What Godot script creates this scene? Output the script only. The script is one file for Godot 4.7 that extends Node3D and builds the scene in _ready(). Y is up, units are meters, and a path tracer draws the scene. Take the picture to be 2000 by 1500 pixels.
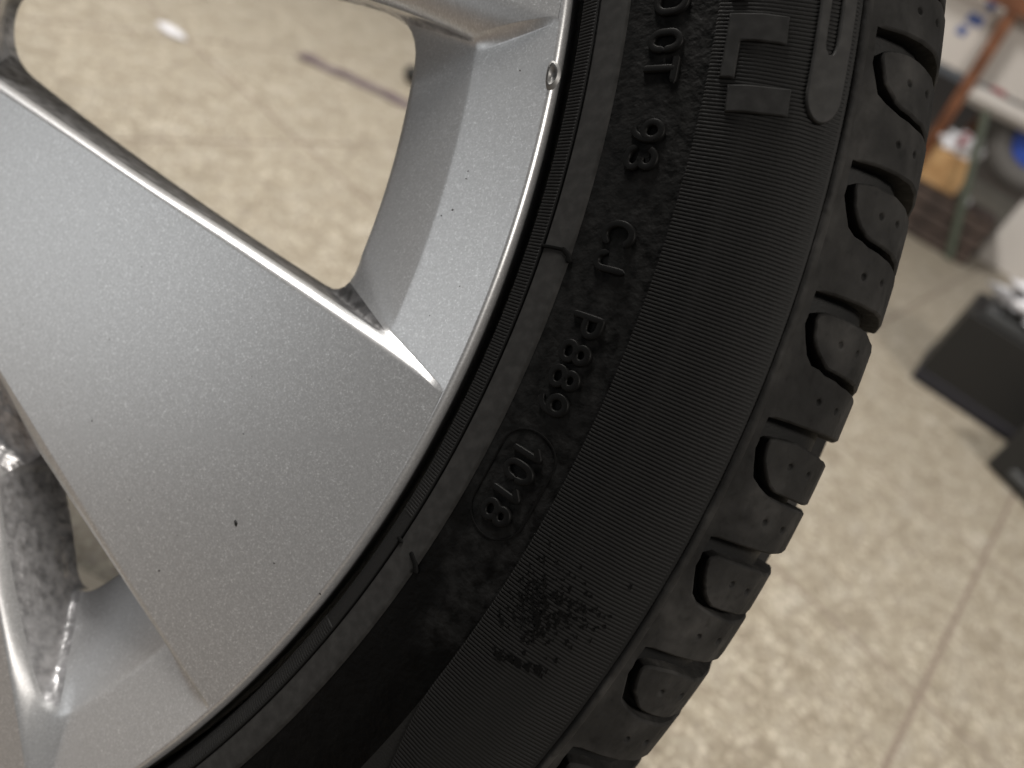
extends Node3D
# Close-up of a silver alloy wheel with its tyre, leaning over a terrazzo tile floor.
# Units are metres. The wheel is built in its own frame: axle along z, face towards +z.

const CAM_H := 0.4927
const PITCH := 33.0
const ROLL_AZ := 63.0
var rng := RandomNumberGenerator.new()
var names := {}
var M := {}
var face_basis: Basis        # camera axes -> world


# ------------------------------------------------------------------ small mesh builder
class MB:
	var v := PackedVector3Array()
	var n := PackedVector3Array()
	var ix := PackedInt32Array()
	var col := PackedColorArray()
	func add(p: Vector3, q: Vector3) -> int:
		v.append(p)
		n.append(q)
		return v.size() - 1
	func tri(a: int, b: int, c: int) -> void:
		var g := (v[c] - v[a]).cross(v[b] - v[a])
		if g.length_squared() < 1e-22:
			return
		if g.dot(n[a] + n[b] + n[c]) >= 0.0:
			ix.append_array([a, b, c])
		else:
			ix.append_array([a, c, b])
	func quad(a: int, b: int, c: int, d: int) -> void:
		tri(a, b, c)
		tri(a, c, d)
	func flat(pts: Array) -> void:      # a flat convex polygon with a normal of its own, front side clockwise seen from nrm
		var nr: Vector3 = (pts[2] - pts[0]).cross(pts[1] - pts[0]).normalized()
		var k := []
		for p in pts:
			k.append(add(p, nr))
		for i in range(1, k.size() - 1):
			tri(k[0], k[i], k[i + 1])
	func flat_to(pts: Array, out: Vector3) -> void:
		var nr: Vector3 = (pts[2] - pts[0]).cross(pts[1] - pts[0]).normalized()
		if nr.dot(out) < 0.0:
			nr = -nr
		var k := []
		for p in pts:
			k.append(add(p, nr))
		for i in range(1, k.size() - 1):
			tri(k[0], k[i], k[i + 1])
	func mesh() -> ArrayMesh:
		var a := []
		a.resize(Mesh.ARRAY_MAX)
		a[Mesh.ARRAY_VERTEX] = v
		a[Mesh.ARRAY_NORMAL] = n
		a[Mesh.ARRAY_INDEX] = ix
		if col.size() == v.size():
			a[Mesh.ARRAY_COLOR] = col
		var m := ArrayMesh.new()
		m.add_surface_from_arrays(Mesh.PRIMITIVE_TRIANGLES, a)
		return m


func numbered(called: String, parent: Node) -> String:
	var key := str(parent.get_instance_id()) + called
	var k: int = names.get(key, 0)
	names[key] = k + 1
	return called if k == 0 else "%s_%03d" % [called, k]


func put(called: String, mesh: Mesh, mat: Material, parent: Node = self, at := Transform3D()) -> MeshInstance3D:
	var o := MeshInstance3D.new()
	o.name = numbered(called, parent)
	o.mesh = mesh
	o.material_override = mat
	o.transform = at
	parent.add_child(o, true)
	return o


func thing(called: String, label: String, category: String, at := Transform3D(), group := "") -> Node3D:
	var o := Node3D.new()
	o.name = numbered(called, self)
	add_child(o, true)
	o.transform = at
	tag(o, label, category, group)
	return o


func tag(o: Node, label: String, category: String, group := "") -> void:
	o.set_meta("label", label)
	o.set_meta("category", category)
	if group:
		o.set_meta("group", group)


# ------------------------------------------------------------------ camera, lamps
func _ready() -> void:
	rng.seed = 20731
	var p := deg_to_rad(PITCH)
	var a := deg_to_rad(ROLL_AZ)
	var up := Vector3(cos(p) * cos(a), cos(p) * sin(a), sin(p))
	var fw := Vector3(0, 0, -1)
	var zw := -(fw - up * fw.dot(up)).normalized()
	var xw := up.cross(zw)
	face_basis = Basis(xw, up, zw).transposed()      # columns: the camera's axes in the world
	var cam := Camera3D.new()
	cam.name = "camera"
	cam.near = 0.02
	cam.far = 60.0
	var lens := CameraAttributesPhysical.new()
	lens.frustum_focal_length = 24.0                 # 53 degrees of height
	lens.frustum_focus_distance = 0.154
	lens.frustum_near = 0.02
	lens.frustum_far = 60.0
	lens.exposure_aperture = 9.0
	cam.attributes = lens
	add_child(cam)
	cam.transform = Transform3D(face_basis, Vector3(0, CAM_H, 0))
	var env := Environment.new()
	env.background_mode = Environment.BG_COLOR
	env.background_color = Color(0.59, 0.60, 0.61)
	env.background_energy_multiplier = 0.25
	env.tonemap_mode = Environment.TONE_MAPPER_LINEAR
	env.tonemap_exposure = 1.0
	env.sdfgi_enabled = true
	env.ssao_enabled = true
	env.ssil_enabled = true
	var we := WorldEnvironment.new()
	we.environment = env
	add_child(we)
	lamp("ceiling_lamp", Vector3(-1.3, 2.4, -1.1), Vector3(-0.1, 0.2, -0.5), Vector2(1.0, 0.32), Color(1.0, 0.98, 0.95), 9.0)
	lamp("right_lamp", Vector3(1.5, 2.0, 0.6), Vector3(0.0, 0.3, -0.4), Vector2(0.9, 0.35), Color(1.0, 0.97, 0.93), 4.0)
	lamp("side_lamp", Vector3(-2.2, 0.6, 0.85), Vector3(0.0, 0.35, -0.2), Vector2(1.1, 1.0), Color(0.99, 1.0, 1.0), 0.48)
	materials()
	floor_tiles()
	wheel()
	background()


func lamp(called: String, at: Vector3, to: Vector3, size: Vector2, c: Color, e: float) -> void:
	var l := AreaLight3D.new()
	l.name = called
	l.area_size = size
	l.light_color = c
	l.light_energy = e
	l.shadow_enabled = true
	l.area_range = 12.0
	add_child(l)
	l.look_at_from_position(at, to, Vector3.FORWARD if absf((to - at).normalized().y) > 0.95 else Vector3.UP)


# ------------------------------------------------------------------ materials
func noise_tex(freq: float, kind: int, oct: int, ramp: Array, size := 512, sd := 1, normal := 0.0) -> NoiseTexture2D:
	var f := FastNoiseLite.new()
	f.noise_type = kind
	f.frequency = freq
	f.seed = sd
	f.fractal_type = FastNoiseLite.FRACTAL_FBM if oct > 1 else FastNoiseLite.FRACTAL_NONE
	f.fractal_octaves = oct
	if kind == FastNoiseLite.TYPE_CELLULAR:
		f.cellular_return_type = FastNoiseLite.RETURN_CELL_VALUE
		f.domain_warp_enabled = true
		f.domain_warp_amplitude = 9.0
		f.domain_warp_frequency = 0.06
	var t := NoiseTexture2D.new()
	t.width = size
	t.height = size
	t.seamless = true
	t.noise = f
	if normal > 0.0:
		t.as_normal_map = true
		t.bump_strength = normal
	if ramp.size():
		var g := Gradient.new()
		var off := PackedFloat32Array()
		var col := PackedColorArray()
		for r in ramp:
			off.append(r[0])
			col.append(r[1])
		g.offsets = off
		g.colors = col
		t.color_ramp = g
	return t


func gr(l: float, warm := 0.0) -> Color:             # a linear grey as an sRGB colour
	return Color(l * (1.0 + warm), l, l * (1.0 - warm)).linear_to_srgb()


func mat(called: String, c: Color, rough: float, metal := 0.0, spec := 0.5) -> StandardMaterial3D:
	var m := StandardMaterial3D.new()
	m.resource_name = called
	m.albedo_color = c
	m.roughness = rough
	m.metallic = metal
	m.metallic_specular = spec
	M[called] = m
	return m


func tri_tex(m: StandardMaterial3D, s: float, world := false) -> void:
	m.uv1_triplanar = true
	m.uv1_world_triplanar = world
	m.uv1_scale = Vector3(s, s, s)


func materials() -> void:
	var V := FastNoiseLite.TYPE_VALUE
	var S := FastNoiseLite.TYPE_SIMPLEX_SMOOTH
	var m := mat("silver_paint", Color(0.985, 0.99, 1.0), 0.36, 0.66)
	m.albedo_texture = noise_tex(0.26, V, 2, [[0.0, gr(0.46)], [0.5, gr(0.55)], [0.74, gr(0.62)], [0.88, gr(0.84)], [1.0, gr(0.98)]], 1024, 3)
	m.normal_enabled = true
	m.normal_texture = noise_tex(0.25, S, 2, [], 1024, 8, 2.0)
	m.normal_scale = 0.10
	tri_tex(m, 13.0)
	m = mat("cast_metal", Color(0.985, 0.985, 1.0), 0.34, 0.6)
	m.albedo_texture = noise_tex(0.03, S, 4, [[0.0, gr(0.16)], [0.38, gr(0.36)], [0.6, gr(0.48)], [1.0, gr(0.6)]], 512, 5)
	m.normal_enabled = true
	m.normal_texture = noise_tex(0.035, S, 2, [], 512, 9, 6.0)
	m.normal_scale = 0.55
	tri_tex(m, 15.0)
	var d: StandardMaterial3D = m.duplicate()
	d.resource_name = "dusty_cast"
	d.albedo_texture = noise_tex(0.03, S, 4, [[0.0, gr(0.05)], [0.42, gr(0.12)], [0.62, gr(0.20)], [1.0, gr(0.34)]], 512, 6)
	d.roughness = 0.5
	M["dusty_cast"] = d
	mat("bare_metal", gr(0.40), 0.28, 0.9)
	mat("chipped", gr(0.22), 0.5, 0.5)
	mat("dark_metal", gr(0.10), 0.5, 0.8)
	m = mat("rubber", gr(0.011), 0.62, 0.0, 0.26)
	m.normal_enabled = true
	m.normal_texture = noise_tex(0.08, S, 3, [], 512, 15, 3.0)
	m.normal_scale = 0.3
	tri_tex(m, 30.0)
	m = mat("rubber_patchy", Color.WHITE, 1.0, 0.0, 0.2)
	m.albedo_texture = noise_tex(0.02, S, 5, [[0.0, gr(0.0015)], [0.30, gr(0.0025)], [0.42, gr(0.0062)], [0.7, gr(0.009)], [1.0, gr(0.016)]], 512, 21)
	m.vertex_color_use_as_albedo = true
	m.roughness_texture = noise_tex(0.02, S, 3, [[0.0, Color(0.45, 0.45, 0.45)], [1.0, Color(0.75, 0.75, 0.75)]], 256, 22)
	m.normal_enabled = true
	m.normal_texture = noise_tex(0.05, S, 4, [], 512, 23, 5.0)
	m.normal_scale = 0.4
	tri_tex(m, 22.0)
	m = mat("rubber_dusty", Color.WHITE, 0.8, 0.0, 0.3)
	m.albedo_texture = noise_tex(0.012, S, 5, [[0.0, gr(0.010, 0.02)], [0.42, gr(0.019, 0.03)], [0.6, gr(0.027, 0.03)], [0.8, gr(0.05, 0.04)], [1.0, gr(0.07, 0.05)]], 512, 25)
	m.normal_enabled = true
	m.normal_texture = noise_tex(0.06, S, 3, [], 512, 26, 4.0)
	m.normal_scale = 0.35
	m.detail_enabled = true
	m.detail_blend_mode = BaseMaterial3D.BLEND_MODE_MUL
	m.detail_uv_layer = BaseMaterial3D.DETAIL_UV_1
	m.detail_albedo = noise_tex(0.05, S, 4, [[0.0, Color(0.35, 0.35, 0.35)], [0.3, Color(0.85, 0.85, 0.85)], [1.0, Color(1, 1, 1)]], 512, 27)
	tri_tex(m, 9.0, true)
	m = mat("rubber_face", Color.WHITE, 0.7, 0.0, 0.35)
	m.albedo_texture = noise_tex(0.02, S, 4, [[0.0, gr(0.012, 0.02)], [0.5, gr(0.020, 0.02)], [1.0, gr(0.034, 0.02)]], 512, 28)
	tri_tex(m, 30.0)
	m = mat("rubber_rubbed", Color.WHITE, 0.7, 0.0, 0.3)
	m.albedo_texture = noise_tex(0.03, S, 4, [[0.0, gr(0.006)], [0.5, gr(0.013)], [1.0, gr(0.024)]], 256, 29)
	tri_tex(m, 30.0)
	mat("rubber_letter", gr(0.0035), 0.5, 0.0, 0.22)
	mat("rubber_black", gr(0.0045), 0.8, 0.0, 0.15)
	mat("speck", gr(0.006), 0.6)
	m = mat("terrazzo", Color(0.95, 0.95, 0.95), 0.45, 0.0, 0.4)
	m.albedo_texture = noise_tex(0.085, FastNoiseLite.TYPE_CELLULAR, 1, [
		[0.0, Color(0.61, 0.575, 0.53)], [0.3, Color(0.68, 0.65, 0.595)], [0.5, Color(0.73, 0.70, 0.645)], [0.62, Color(0.645, 0.615, 0.565)],
		[0.75, Color(0.745, 0.72, 0.665)], [0.9, Color(0.90, 0.87, 0.815)], [1.0, Color(0.58, 0.55, 0.515)]], 1024, 31)
	m.detail_enabled = true
	m.detail_blend_mode = BaseMaterial3D.BLEND_MODE_MUL
	m.detail_uv_layer = BaseMaterial3D.DETAIL_UV_1
	m.detail_albedo = noise_tex(0.012, S, 5, [[0.0, Color(0.86, 0.84, 0.81)], [0.5, Color(0.96, 0.95, 0.93)], [1.0, Color(1, 1, 1)]], 512, 33)
	tri_tex(m, 3.2, true)
	m = mat("grout", Color(0.53, 0.48, 0.435), 0.9)


# ------------------------------------------------------------------ floor
func floor_tiles() -> void:
	var fl := MB.new()
	var b := fl.add(Vector3(-20, 0, 20), Vector3.UP)
	fl.add(Vector3(20, 0, 20), Vector3.UP)
	fl.add(Vector3(20, 0, -20), Vector3.UP)
	fl.add(Vector3(-20, 0, -20), Vector3.UP)
	fl.quad(b, b + 1, b + 2, b + 3)
	var root := put("floor", fl.mesh(), M["grout"], self, Transform3D(Basis(), Vector3(0, -0.0012, 0)))
	root.set_meta("kind", "structure")
	root.set_meta("label", "beige terrazzo tile floor with thin brown joints")
	var ang := atan2(0.469, 0.883)                   # direction of the joints
	var ax := Vector3(cos(ang), 0, sin(ang))
	var bx := Vector3(-sin(ang), 0, cos(ang))
	var ta := 0.362
	var tb := 0.362
	var tile := chamfer_box(Vector3(ta - 0.0055, 0.012, tb - 0.0055), 0.0006)
	for i in range(-9, 8):
		for j in range(-12, 3):
			var c := ax * (0.166 + (i + 0.5) * ta) + bx * (-0.755 + (j + 0.5) * tb)
			var turn := Basis(Vector3.UP, -ang)
			turn = Basis(Vector3(1, 0, 0), rng.randf_range(-0.0006, 0.0006)) * turn
			put("tile", tile, M["terrazzo"], root, Transform3D(turn, c + Vector3(0, 0.0012 - 0.006, 0)))


func chamfer_box(size: Vector3, c: float) -> ArrayMesh:
	var m := MB.new()
	var h := size / 2.0
	var corner := func(sx: float, sy: float, sz: float, axis: int) -> Vector3:   # the corner point that lies on the face of that axis
		var p := Vector3(sx * (h.x - c), sy * (h.y - c), sz * (h.z - c))
		p[axis] = [sx * h.x, sy * h.y, sz * h.z][axis]
		return p
	for axis in 3:
		for s in [-1.0, 1.0]:
			var pts := []
			for k in [[-1, -1], [1, -1], [1, 1], [-1, 1]]:
				var d := [0.0, 0.0, 0.0]
				d[axis] = s
				d[(axis + 1) % 3] = k[0]
				d[(axis + 2) % 3] = k[1]
				pts.append(corner.call(d[0], d[1], d[2], axis))
			var out := Vector3()
			out[axis] = s
			m.flat_to(pts, out)
	for axis in 3:
		var a1 := (axis + 1) % 3
		var a2 := (axis + 2) % 3
		for s1 in [-1.0, 1.0]:
			for s2 in [-1.0, 1.0]:
				var pts := []
				for e in [[-1.0, a1], [1.0, a1], [1.0, a2], [-1.0, a2]]:
					var d := [0.0, 0.0, 0.0]
					d[axis] = e[0]
					d[a1] = s1
					d[a2] = s2
					pts.append(corner.call(d[0], d[1], d[2], e[1]))
				var out := Vector3()
				out[a1] = s1
				out[a2] = s2
				m.flat_to(pts, out)
	for sx in [-1.0, 1.0]:
		for sy in [-1.0, 1.0]:
			for sz in [-1.0, 1.0]:
				m.flat_to([corner.call(sx, sy, sz, 0), corner.call(sx, sy, sz, 1), corner.call(sx, sy, sz, 2)], Vector3(sx, sy, sz))
	return m.mesh()


# ------------------------------------------------------------------ the tyre's section
var PR := [Vector2(.2432, -.014), Vector2(.2440, -.0085), Vector2(.2447, -.0060), Vector2(.2480, -.0042), Vector2(.2485, -.0042), Vector2(.2545, -.0024), Vector2(.256, -.0022), Vector2(.265, .0002), Vector2(.2727, .0008), Vector2(.280, .0008), Vector2(.290, -.0018), Vector2(.2975, -.0058), Vector2(.2985, -.0065), Vector2(.2992, -.0072), Vector2(.3025, -.0092), Vector2(.3065, -.0122), Vector2(.3100, -.0158), Vector2(.3132, -.0205), Vector2(.3153, -.027), Vector2(.3167, -.036), Vector2(.3175, -.05), Vector2(.318, -.08), Vector2(.3183, -.105)]
var SL: PackedFloat32Array


func sec(s: float) -> Vector2:                       # (r, z) at arc length s of the section
	var i := 0
	while i < SL.size() - 2 and s > SL[i + 1]:
		i += 1
	return PR[i].lerp(PR[i + 1], clampf((s - SL[i]) / (SL[i + 1] - SL[i]), 0.0, 1.0))


func sec_n(s: float) -> Vector2:                     # outward normal of the section, smoothed
	var d := (sec(minf(s + 0.0018, 0.1700)) - sec(maxf(s - 0.0018, 0.0))).normalized()
	return Vector2(-d.y, d.x)


func sp(th: float, s: float, off := 0.0) -> Vector3: # a point on the tyre: angle in degrees, arc length, height above the surface
	var q := sec(s) + sec_n(s) * off
	var t := deg_to_rad(th)
	return Vector3(q.x * cos(t), q.x * sin(t), q.y)


func sn(th: float, s: float) -> Vector3:
	var q := sec_n(s)
	var t := deg_to_rad(th)
	return Vector3(q.x * cos(t), q.x * sin(t), q.y)


func band(m: MB, s_list: Array, off: Array, n := 720, a0 := 0.0, a1 := 360.0) -> void:   # a turned band of the section
	var first := m.v.size()
	var k := s_list.size()
	for i in n + 1:
		var th := lerpf(a0, a1, float(i) / n)
		for j in k:
			var q0: Vector2 = sec(s_list[maxi(j - 1, 0)]) + sec_n(s_list[maxi(j - 1, 0)]) * off[maxi(j - 1, 0)]
			var q1: Vector2 = sec(s_list[mini(j + 1, k - 1)]) + sec_n(s_list[mini(j + 1, k - 1)]) * off[mini(j + 1, k - 1)]
			var d: Vector2 = (q1 - q0).normalized()
			var t := deg_to_rad(th)
			m.add(sp(th, s_list[j], off[j]), Vector3(-d.y * cos(t), -d.y * sin(t), d.x))
	for i in n:
		for j in k - 1:
			var b := first + i * k + j
			m.quad(b, b + 1, b + k + 1, b + k)


func lathe(pts: Array, n := 360, smooth := true) -> ArrayMesh:   # a turned profile of (r, z); the outside lies to the left of the way from first to last
	var m := MB.new()
	var k := pts.size()
	for i in n + 1:
		var t := TAU * i / n
		for j in k:
			var d: Vector2 = (pts[mini(j + 1, k - 1)] - pts[maxi(j - 1, 0)]).normalized()
			m.add(Vector3(pts[j].x * cos(t), pts[j].x * sin(t), pts[j].y), Vector3(-d.y * cos(t), -d.y * sin(t), d.x))
	for i in n:
		for j in k - 1:
			var b := i * k + j
			m.quad(b, b + 1, b + k + 1, b + k)
	return m.mesh()


# a raised or sunk patch on the tyre with an outline in (degrees, arc length)
func relief(poly: Array, h: float, bevel: float, depth: float, step := 0.0016, pits := [], sharp_below := 0.0) -> ArrayMesh:
	var R := 0.3 * PI / 180.0
	var P := PackedVector2Array()
	for i in poly.size():
		var a := Vector2(poly[i].x * R, poly[i].y)
		var b := Vector2(poly[(i + 1) % poly.size()].x * R, poly[(i + 1) % poly.size()].y)
		var c := maxi(1, int(ceil(a.distance_to(b) / step)))
		for k in c:
			P.append(a.lerp(b, float(k) / c))
	if not Geometry2D.is_polygon_clockwise(P):
		P.reverse()
	var n := P.size()
	var inn := PackedVector2Array()
	for i in n:
		var d := (P[(i + 1) % n] - P[(i + n - 1) % n]).normalized()
		inn.append(P[i] if P[i].y < sharp_below else P[i] - Vector2(-d.y, d.x) * bevel * (1.0 if Geometry2D.is_polygon_clockwise(P) else -1.0))
	var bv := func(i: int) -> float: return 0.0 if P[i].y < sharp_below else bevel
	var probe := 0
	for i in n:
		if P[i].y > 0.08 or sharp_below == 0.0:
			probe = i
	if not Geometry2D.is_point_in_polygon(inn[probe], P):
		for i in n:
			inn[i] = P[i] * 2.0 - inn[i]
	var all := PackedVector2Array(inn)
	var hs := PackedFloat32Array()
	for i in n:
		hs.append(h)
	var lo := P[0]
	var hi := P[0]
	for q in P:
		lo = lo.min(q)
		hi = hi.max(q)
	for pt in pits:
		var c := Vector2(pt.x * R, pt.y)
		for ring in [[0.0, -0.0008, 1], [0.0004, -0.0007, 8], [0.00075, -0.0003, 12], [0.00095, 0.0, 12], [0.0015, 0.0, 12]]:
			for k in ring[2]:
				all.append(c + Vector2.from_angle(TAU * k / ring[2]) * ring[0] * Vector2(0.85, 1.0))
				hs.append(h + ring[1])
	var y := lo.y
	while y < hi.y:
		var x := lo.x
		while x < hi.x:
			var q := Vector2(x, y) + Vector2(rng.randf(), rng.randf()) * step * 0.3
			var ok := Geometry2D.is_point_in_polygon(q, inn)
			if ok:
				for pt in pits:
					if q.distance_to(Vector2(pt.x * R, pt.y)) < 0.002:
						ok = false
				for e in inn:
					if q.distance_squared_to(e) < step * step * 0.25:
						ok = false
						break
			if ok:
				all.append(q)
				hs.append(h)
			x += step
		y += step
	var m := MB.new()
	for i in all.size():
		m.add(sp(all[i].x / R, all[i].y, hs[i]), sn(all[i].x / R, all[i].y))
	var tr := Geometry2D.triangulate_delaunay(all)
	for i in range(0, tr.size(), 3):
		var c := (all[tr[i]] + all[tr[i + 1]] + all[tr[i + 2]]) / 3.0
		if Geometry2D.is_point_in_polygon(c, inn):
			m.tri(tr[i], tr[i + 1], tr[i + 2])
	if pits.size():                                  # normals of the dimples from their shape
		var acc := PackedVector3Array()
		acc.resize(m.v.size())
		for i in range(0, m.ix.size(), 3):
			var g := (m.v[m.ix[i + 2]] - m.v[m.ix[i]]).cross(m.v[m.ix[i + 1]] - m.v[m.ix[i]])
			for k in 3:
				acc[m.ix[i + k]] += g
		for i in range(n, m.v.size()):
			if acc[i].length() > 0.0:
				m.n[i] = acc[i].normalized()
	var top := m.v.size()
	for i in n:
		var nn := sn(P[i].x / R, P[i].y)
		var od := (P[(i + 1) % n] - P[(i + n - 1) % n]).normalized()
		var on := Vector2(-od.y, od.x) * 0.0001
		if Geometry2D.is_point_in_polygon(P[i] + on * 3.0, P):
			on = -on
		var side := (sp((P[i].x + on.x) / R, P[i].y + on.y) - sp(P[i].x / R, P[i].y)).normalized()
		m.add(sp(inn[i].x / R, inn[i].y, h), (nn * 2.0 + side).normalized())
		m.add(sp(P[i].x / R, P[i].y, h - bv.call(i)), (nn + side * 2.0).normalized())
		m.add(sp(P[i].x / R, P[i].y, h - bv.call(i)), side)
		m.add(sp(P[i].x / R, P[i].y, depth), side)
	for i in n:
		var a := top + i * 4
		var b := top + ((i + 1) % n) * 4
		m.quad(a, a + 1, b + 1, b)
		m.quad(a + 2, a + 3, b + 3, b + 2)
	return m.mesh()


# a raised rounded stroke along points given in (degrees, arc length)
func stroke(m: MB, pts: Array, w: float, h: float, closed := false) -> void:
	var R := 0.2635 * PI / 180.0
	var n := pts.size()
	var first := m.v.size()
	var cs := 8
	var cap := 3
	var rows := []
	for i in n:
		var a: Vector2 = pts[(i + n - 1) % n] if closed else pts[maxi(i - 1, 0)]
		var b: Vector2 = pts[(i + 1) % n] if closed else pts[mini(i + 1, n - 1)]
		var d := Vector2((b.x - a.x) * R, b.y - a.y).normalized()
		rows.append([pts[i], d, 1.0])
	if not closed:
		var d0: Vector2 = rows[0][1]
		var d1: Vector2 = rows[-1][1]
		for c in cap:
			var q := float(c + 1) / cap * PI / 2.0
			rows.push_front([pts[0] - Vector2(d0.x / R, d0.y) * sin(q) * w, d0, maxf(cos(q), 0.03)])
			rows.push_back([pts[n - 1] + Vector2(d1.x / R, d1.y) * sin(q) * w, d1, maxf(cos(q), 0.03)])
	for r in rows:
		var p: Vector2 = r[0]
		var side := Vector2(-r[1].y / R, r[1].x)
		for k in cs + 1:
			var e: float = [-1.0, -0.93, -0.78, -0.6, 0.0, 0.6, 0.78, 0.93, 1.0][k]
			var z: float = [0.0, 0.5, 0.93, 1.0, 1.0, 1.0, 0.93, 0.5, 0.0][k]
			var u: float = [0.15, 0.3, 0.85, 1.4, PI / 2, PI - 1.4, PI - 0.85, PI - 0.3, PI - 0.15][k]
			var q: Vector2 = p + side * e * w * r[2]
			var sv := (sp(p.x + side.x * 0.0001, p.y + side.y * 0.0001) - sp(p.x, p.y)).normalized()
			m.add(sp(q.x, q.y, h * z * r[2] - 0.00005), (sn(p.x, p.y) * sin(u) - sv * cos(u)).normalized())
	var cnt := rows.size()
	for i in (cnt if closed else cnt - 1):
		for k in cs:
			var a := first + i * (cs + 1) + k
			var b := first + ((i + 1) % cnt) * (cs + 1) + k
			m.quad(a, a + 1, b + 1, b)


func arc(cx: float, cy: float, rx: float, ry: float, a0: float, a1: float, n := 14) -> Array:
	var o := []
	for i in n + 1:
		var t := deg_to_rad(lerpf(a0, a1, float(i) / n))
		o.append(Vector2(cx + rx * cos(t), cy + ry * sin(t)))
	return o


func glyph(c: String) -> Array:                      # strokes in a unit box, reading along x, upright along y
	match c:
		"D": return [[Vector2(0.08, 0), Vector2(0.08, 0.5), Vector2(0.08, 1), Vector2(0.45, 1)] + arc(0.45, 0.62, 0.45, 0.38, 90, 0) + arc(0.45, 0.38, 0.45, 0.38, 0, -90) + [Vector2(0.2, 0), Vector2(0.09, 0)]]
		"O", "0": return [arc(0.5, 0.62, 0.42, 0.38, 0, 180) + arc(0.5, 0.38, 0.42, 0.38, 180, 360)]
		"T": return [[Vector2(0.02, 1), Vector2(0.5, 1), Vector2(0.98, 1)], [Vector2(0.5, 0.98), Vector2(0.5, 0.5), Vector2(0.5, 0)]]
		"9": return [arc(0.5, 0.69, 0.42, 0.31, 0, 360, 24), arc(0.36, 0.62, 0.56, 0.62, 5, -80)]
		"3": return [arc(0.45, 0.75, 0.42, 0.25, 160, -90) + arc(0.45, 0.26, 0.48, 0.26, 88, -160)]
		"C": return [arc(0.55, 0.5, 0.5, 0.5, 52, 308, 24)]
		"J": return [[Vector2(0.85, 1), Vector2(0.85, 0.6), Vector2(0.85, 0.32)] + arc(0.47, 0.3, 0.38, 0.3, 0, -165)]
		"P": return [[Vector2(0.1, 0), Vector2(0.1, 0.5), Vector2(0.1, 1), Vector2(0.5, 1)] + arc(0.5, 0.73, 0.42, 0.27, 90, -90) + [Vector2(0.3, 0.46), Vector2(0.12, 0.46)]]
		"8": return [arc(0.5, 0.77, 0.36, 0.23, 0, 360, 22), arc(0.5, 0.27, 0.43, 0.27, 0, 360, 22)]
		"1": return [[Vector2(0.22, 0.8), Vector2(0.4, 0.9), Vector2(0.56, 1), Vector2(0.56, 0.5), Vector2(0.56, 0)]]
	return []


func dense(a: Array, step := 0.06) -> Array:
	var o := []
	for i in a.size() - 1:
		var c := maxi(1, int(a[i].distance_to(a[i + 1]) / step))
		for k in c:
			o.append(a[i].lerp(a[i + 1], float(k) / c))
	o.append(a[-1])
	return o


# ------------------------------------------------------------------ the wheel
const ZS := -0.0045
const NS := 26                                       # points on one side of a window
const NC := 8                                        # points round one corner


func zf(p: Vector2) -> float:                        # height of the spoke faces: flat at the rim, falling a little towards the hub
	var q := clampf((0.2403 - p.length()) / 0.16, 0.0, 1.0)
	return ZS - 0.0035 * q * q


func trim(a: Array, l0: float, l1: float, n: int) -> Array:
	var len := [0.0]
	for i in range(1, a.size()):
		len.append(len[-1] + a[i].distance_to(a[i - 1]))
	var o := []
	for k in n:
		var t := lerpf(l0, len[-1] - l1, float(k) / (n - 1))
		var i := 1
		while i < len.size() - 1 and len[i] < t:
			i += 1
		o.append(a[i - 1].lerp(a[i], (t - len[i - 1]) / maxf(len[i] - len[i - 1], 1e-9)))
	return o


# closed outline through four corners; sides may bow towards a control point, corners are rounded
func outline(c: Array, ctl: Array, rho: Array) -> Array:
	var sides := []
	for k in 4:
		var a: Vector2 = c[k]
		var b: Vector2 = c[(k + 1) % 4]
		var d := []
		if ctl[k] is Array:
			var cv := Curve2D.new()
			var w: Array = [a] + ctl[k] + [b]
			for i in w.size():
				var tg: Vector2 = (w[mini(i + 1, w.size() - 1)] - w[maxi(i - 1, 0)]) / 6.0
				cv.add_point(w[i], -tg, tg)
			for i in 61:
				var f := i / 60.0 * (w.size() - 1)
				d.append(cv.sample(mini(int(f), w.size() - 2), f - mini(int(f), w.size() - 2)))
		else:
			var m: Vector2 = ctl[k] if ctl[k] != null else (a + b) / 2.0
			for i in 61:
				var t := i / 60.0
				d.append(a.lerp(m, t).lerp(m.lerp(b, t), t))
		sides.append(trim(d, rho[k], rho[(k + 1) % 4], NS))
	var o := []
	for k in 4:
		var p: Vector2 = sides[(k + 3) % 4][-1]
		var q: Vector2 = sides[k][0]
		for i in range(1, NC):
			var t := float(i) / NC
			o.append(p.lerp(c[k], t).lerp(c[k].lerp(q, t), t))
		o.append_array(sides[k])
	return o


func side_of(i: int) -> int:                         # which side of the outline the point belongs to (corners are halved)
	var per := NC - 1 + NS
	var k := (i % (per * 4)) / per
	var j := (i % (per * 4)) % per
	return (k + 3) % 4 if j < NC / 2 else k


func rim_ctl(b: Vector2, c: Vector2) -> Vector2:
	var half := absf(b.angle_to(c)) / 2.0
	return (b + c).normalized() * ((b.length() + c.length()) / 2.0 / cos(half))


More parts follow.
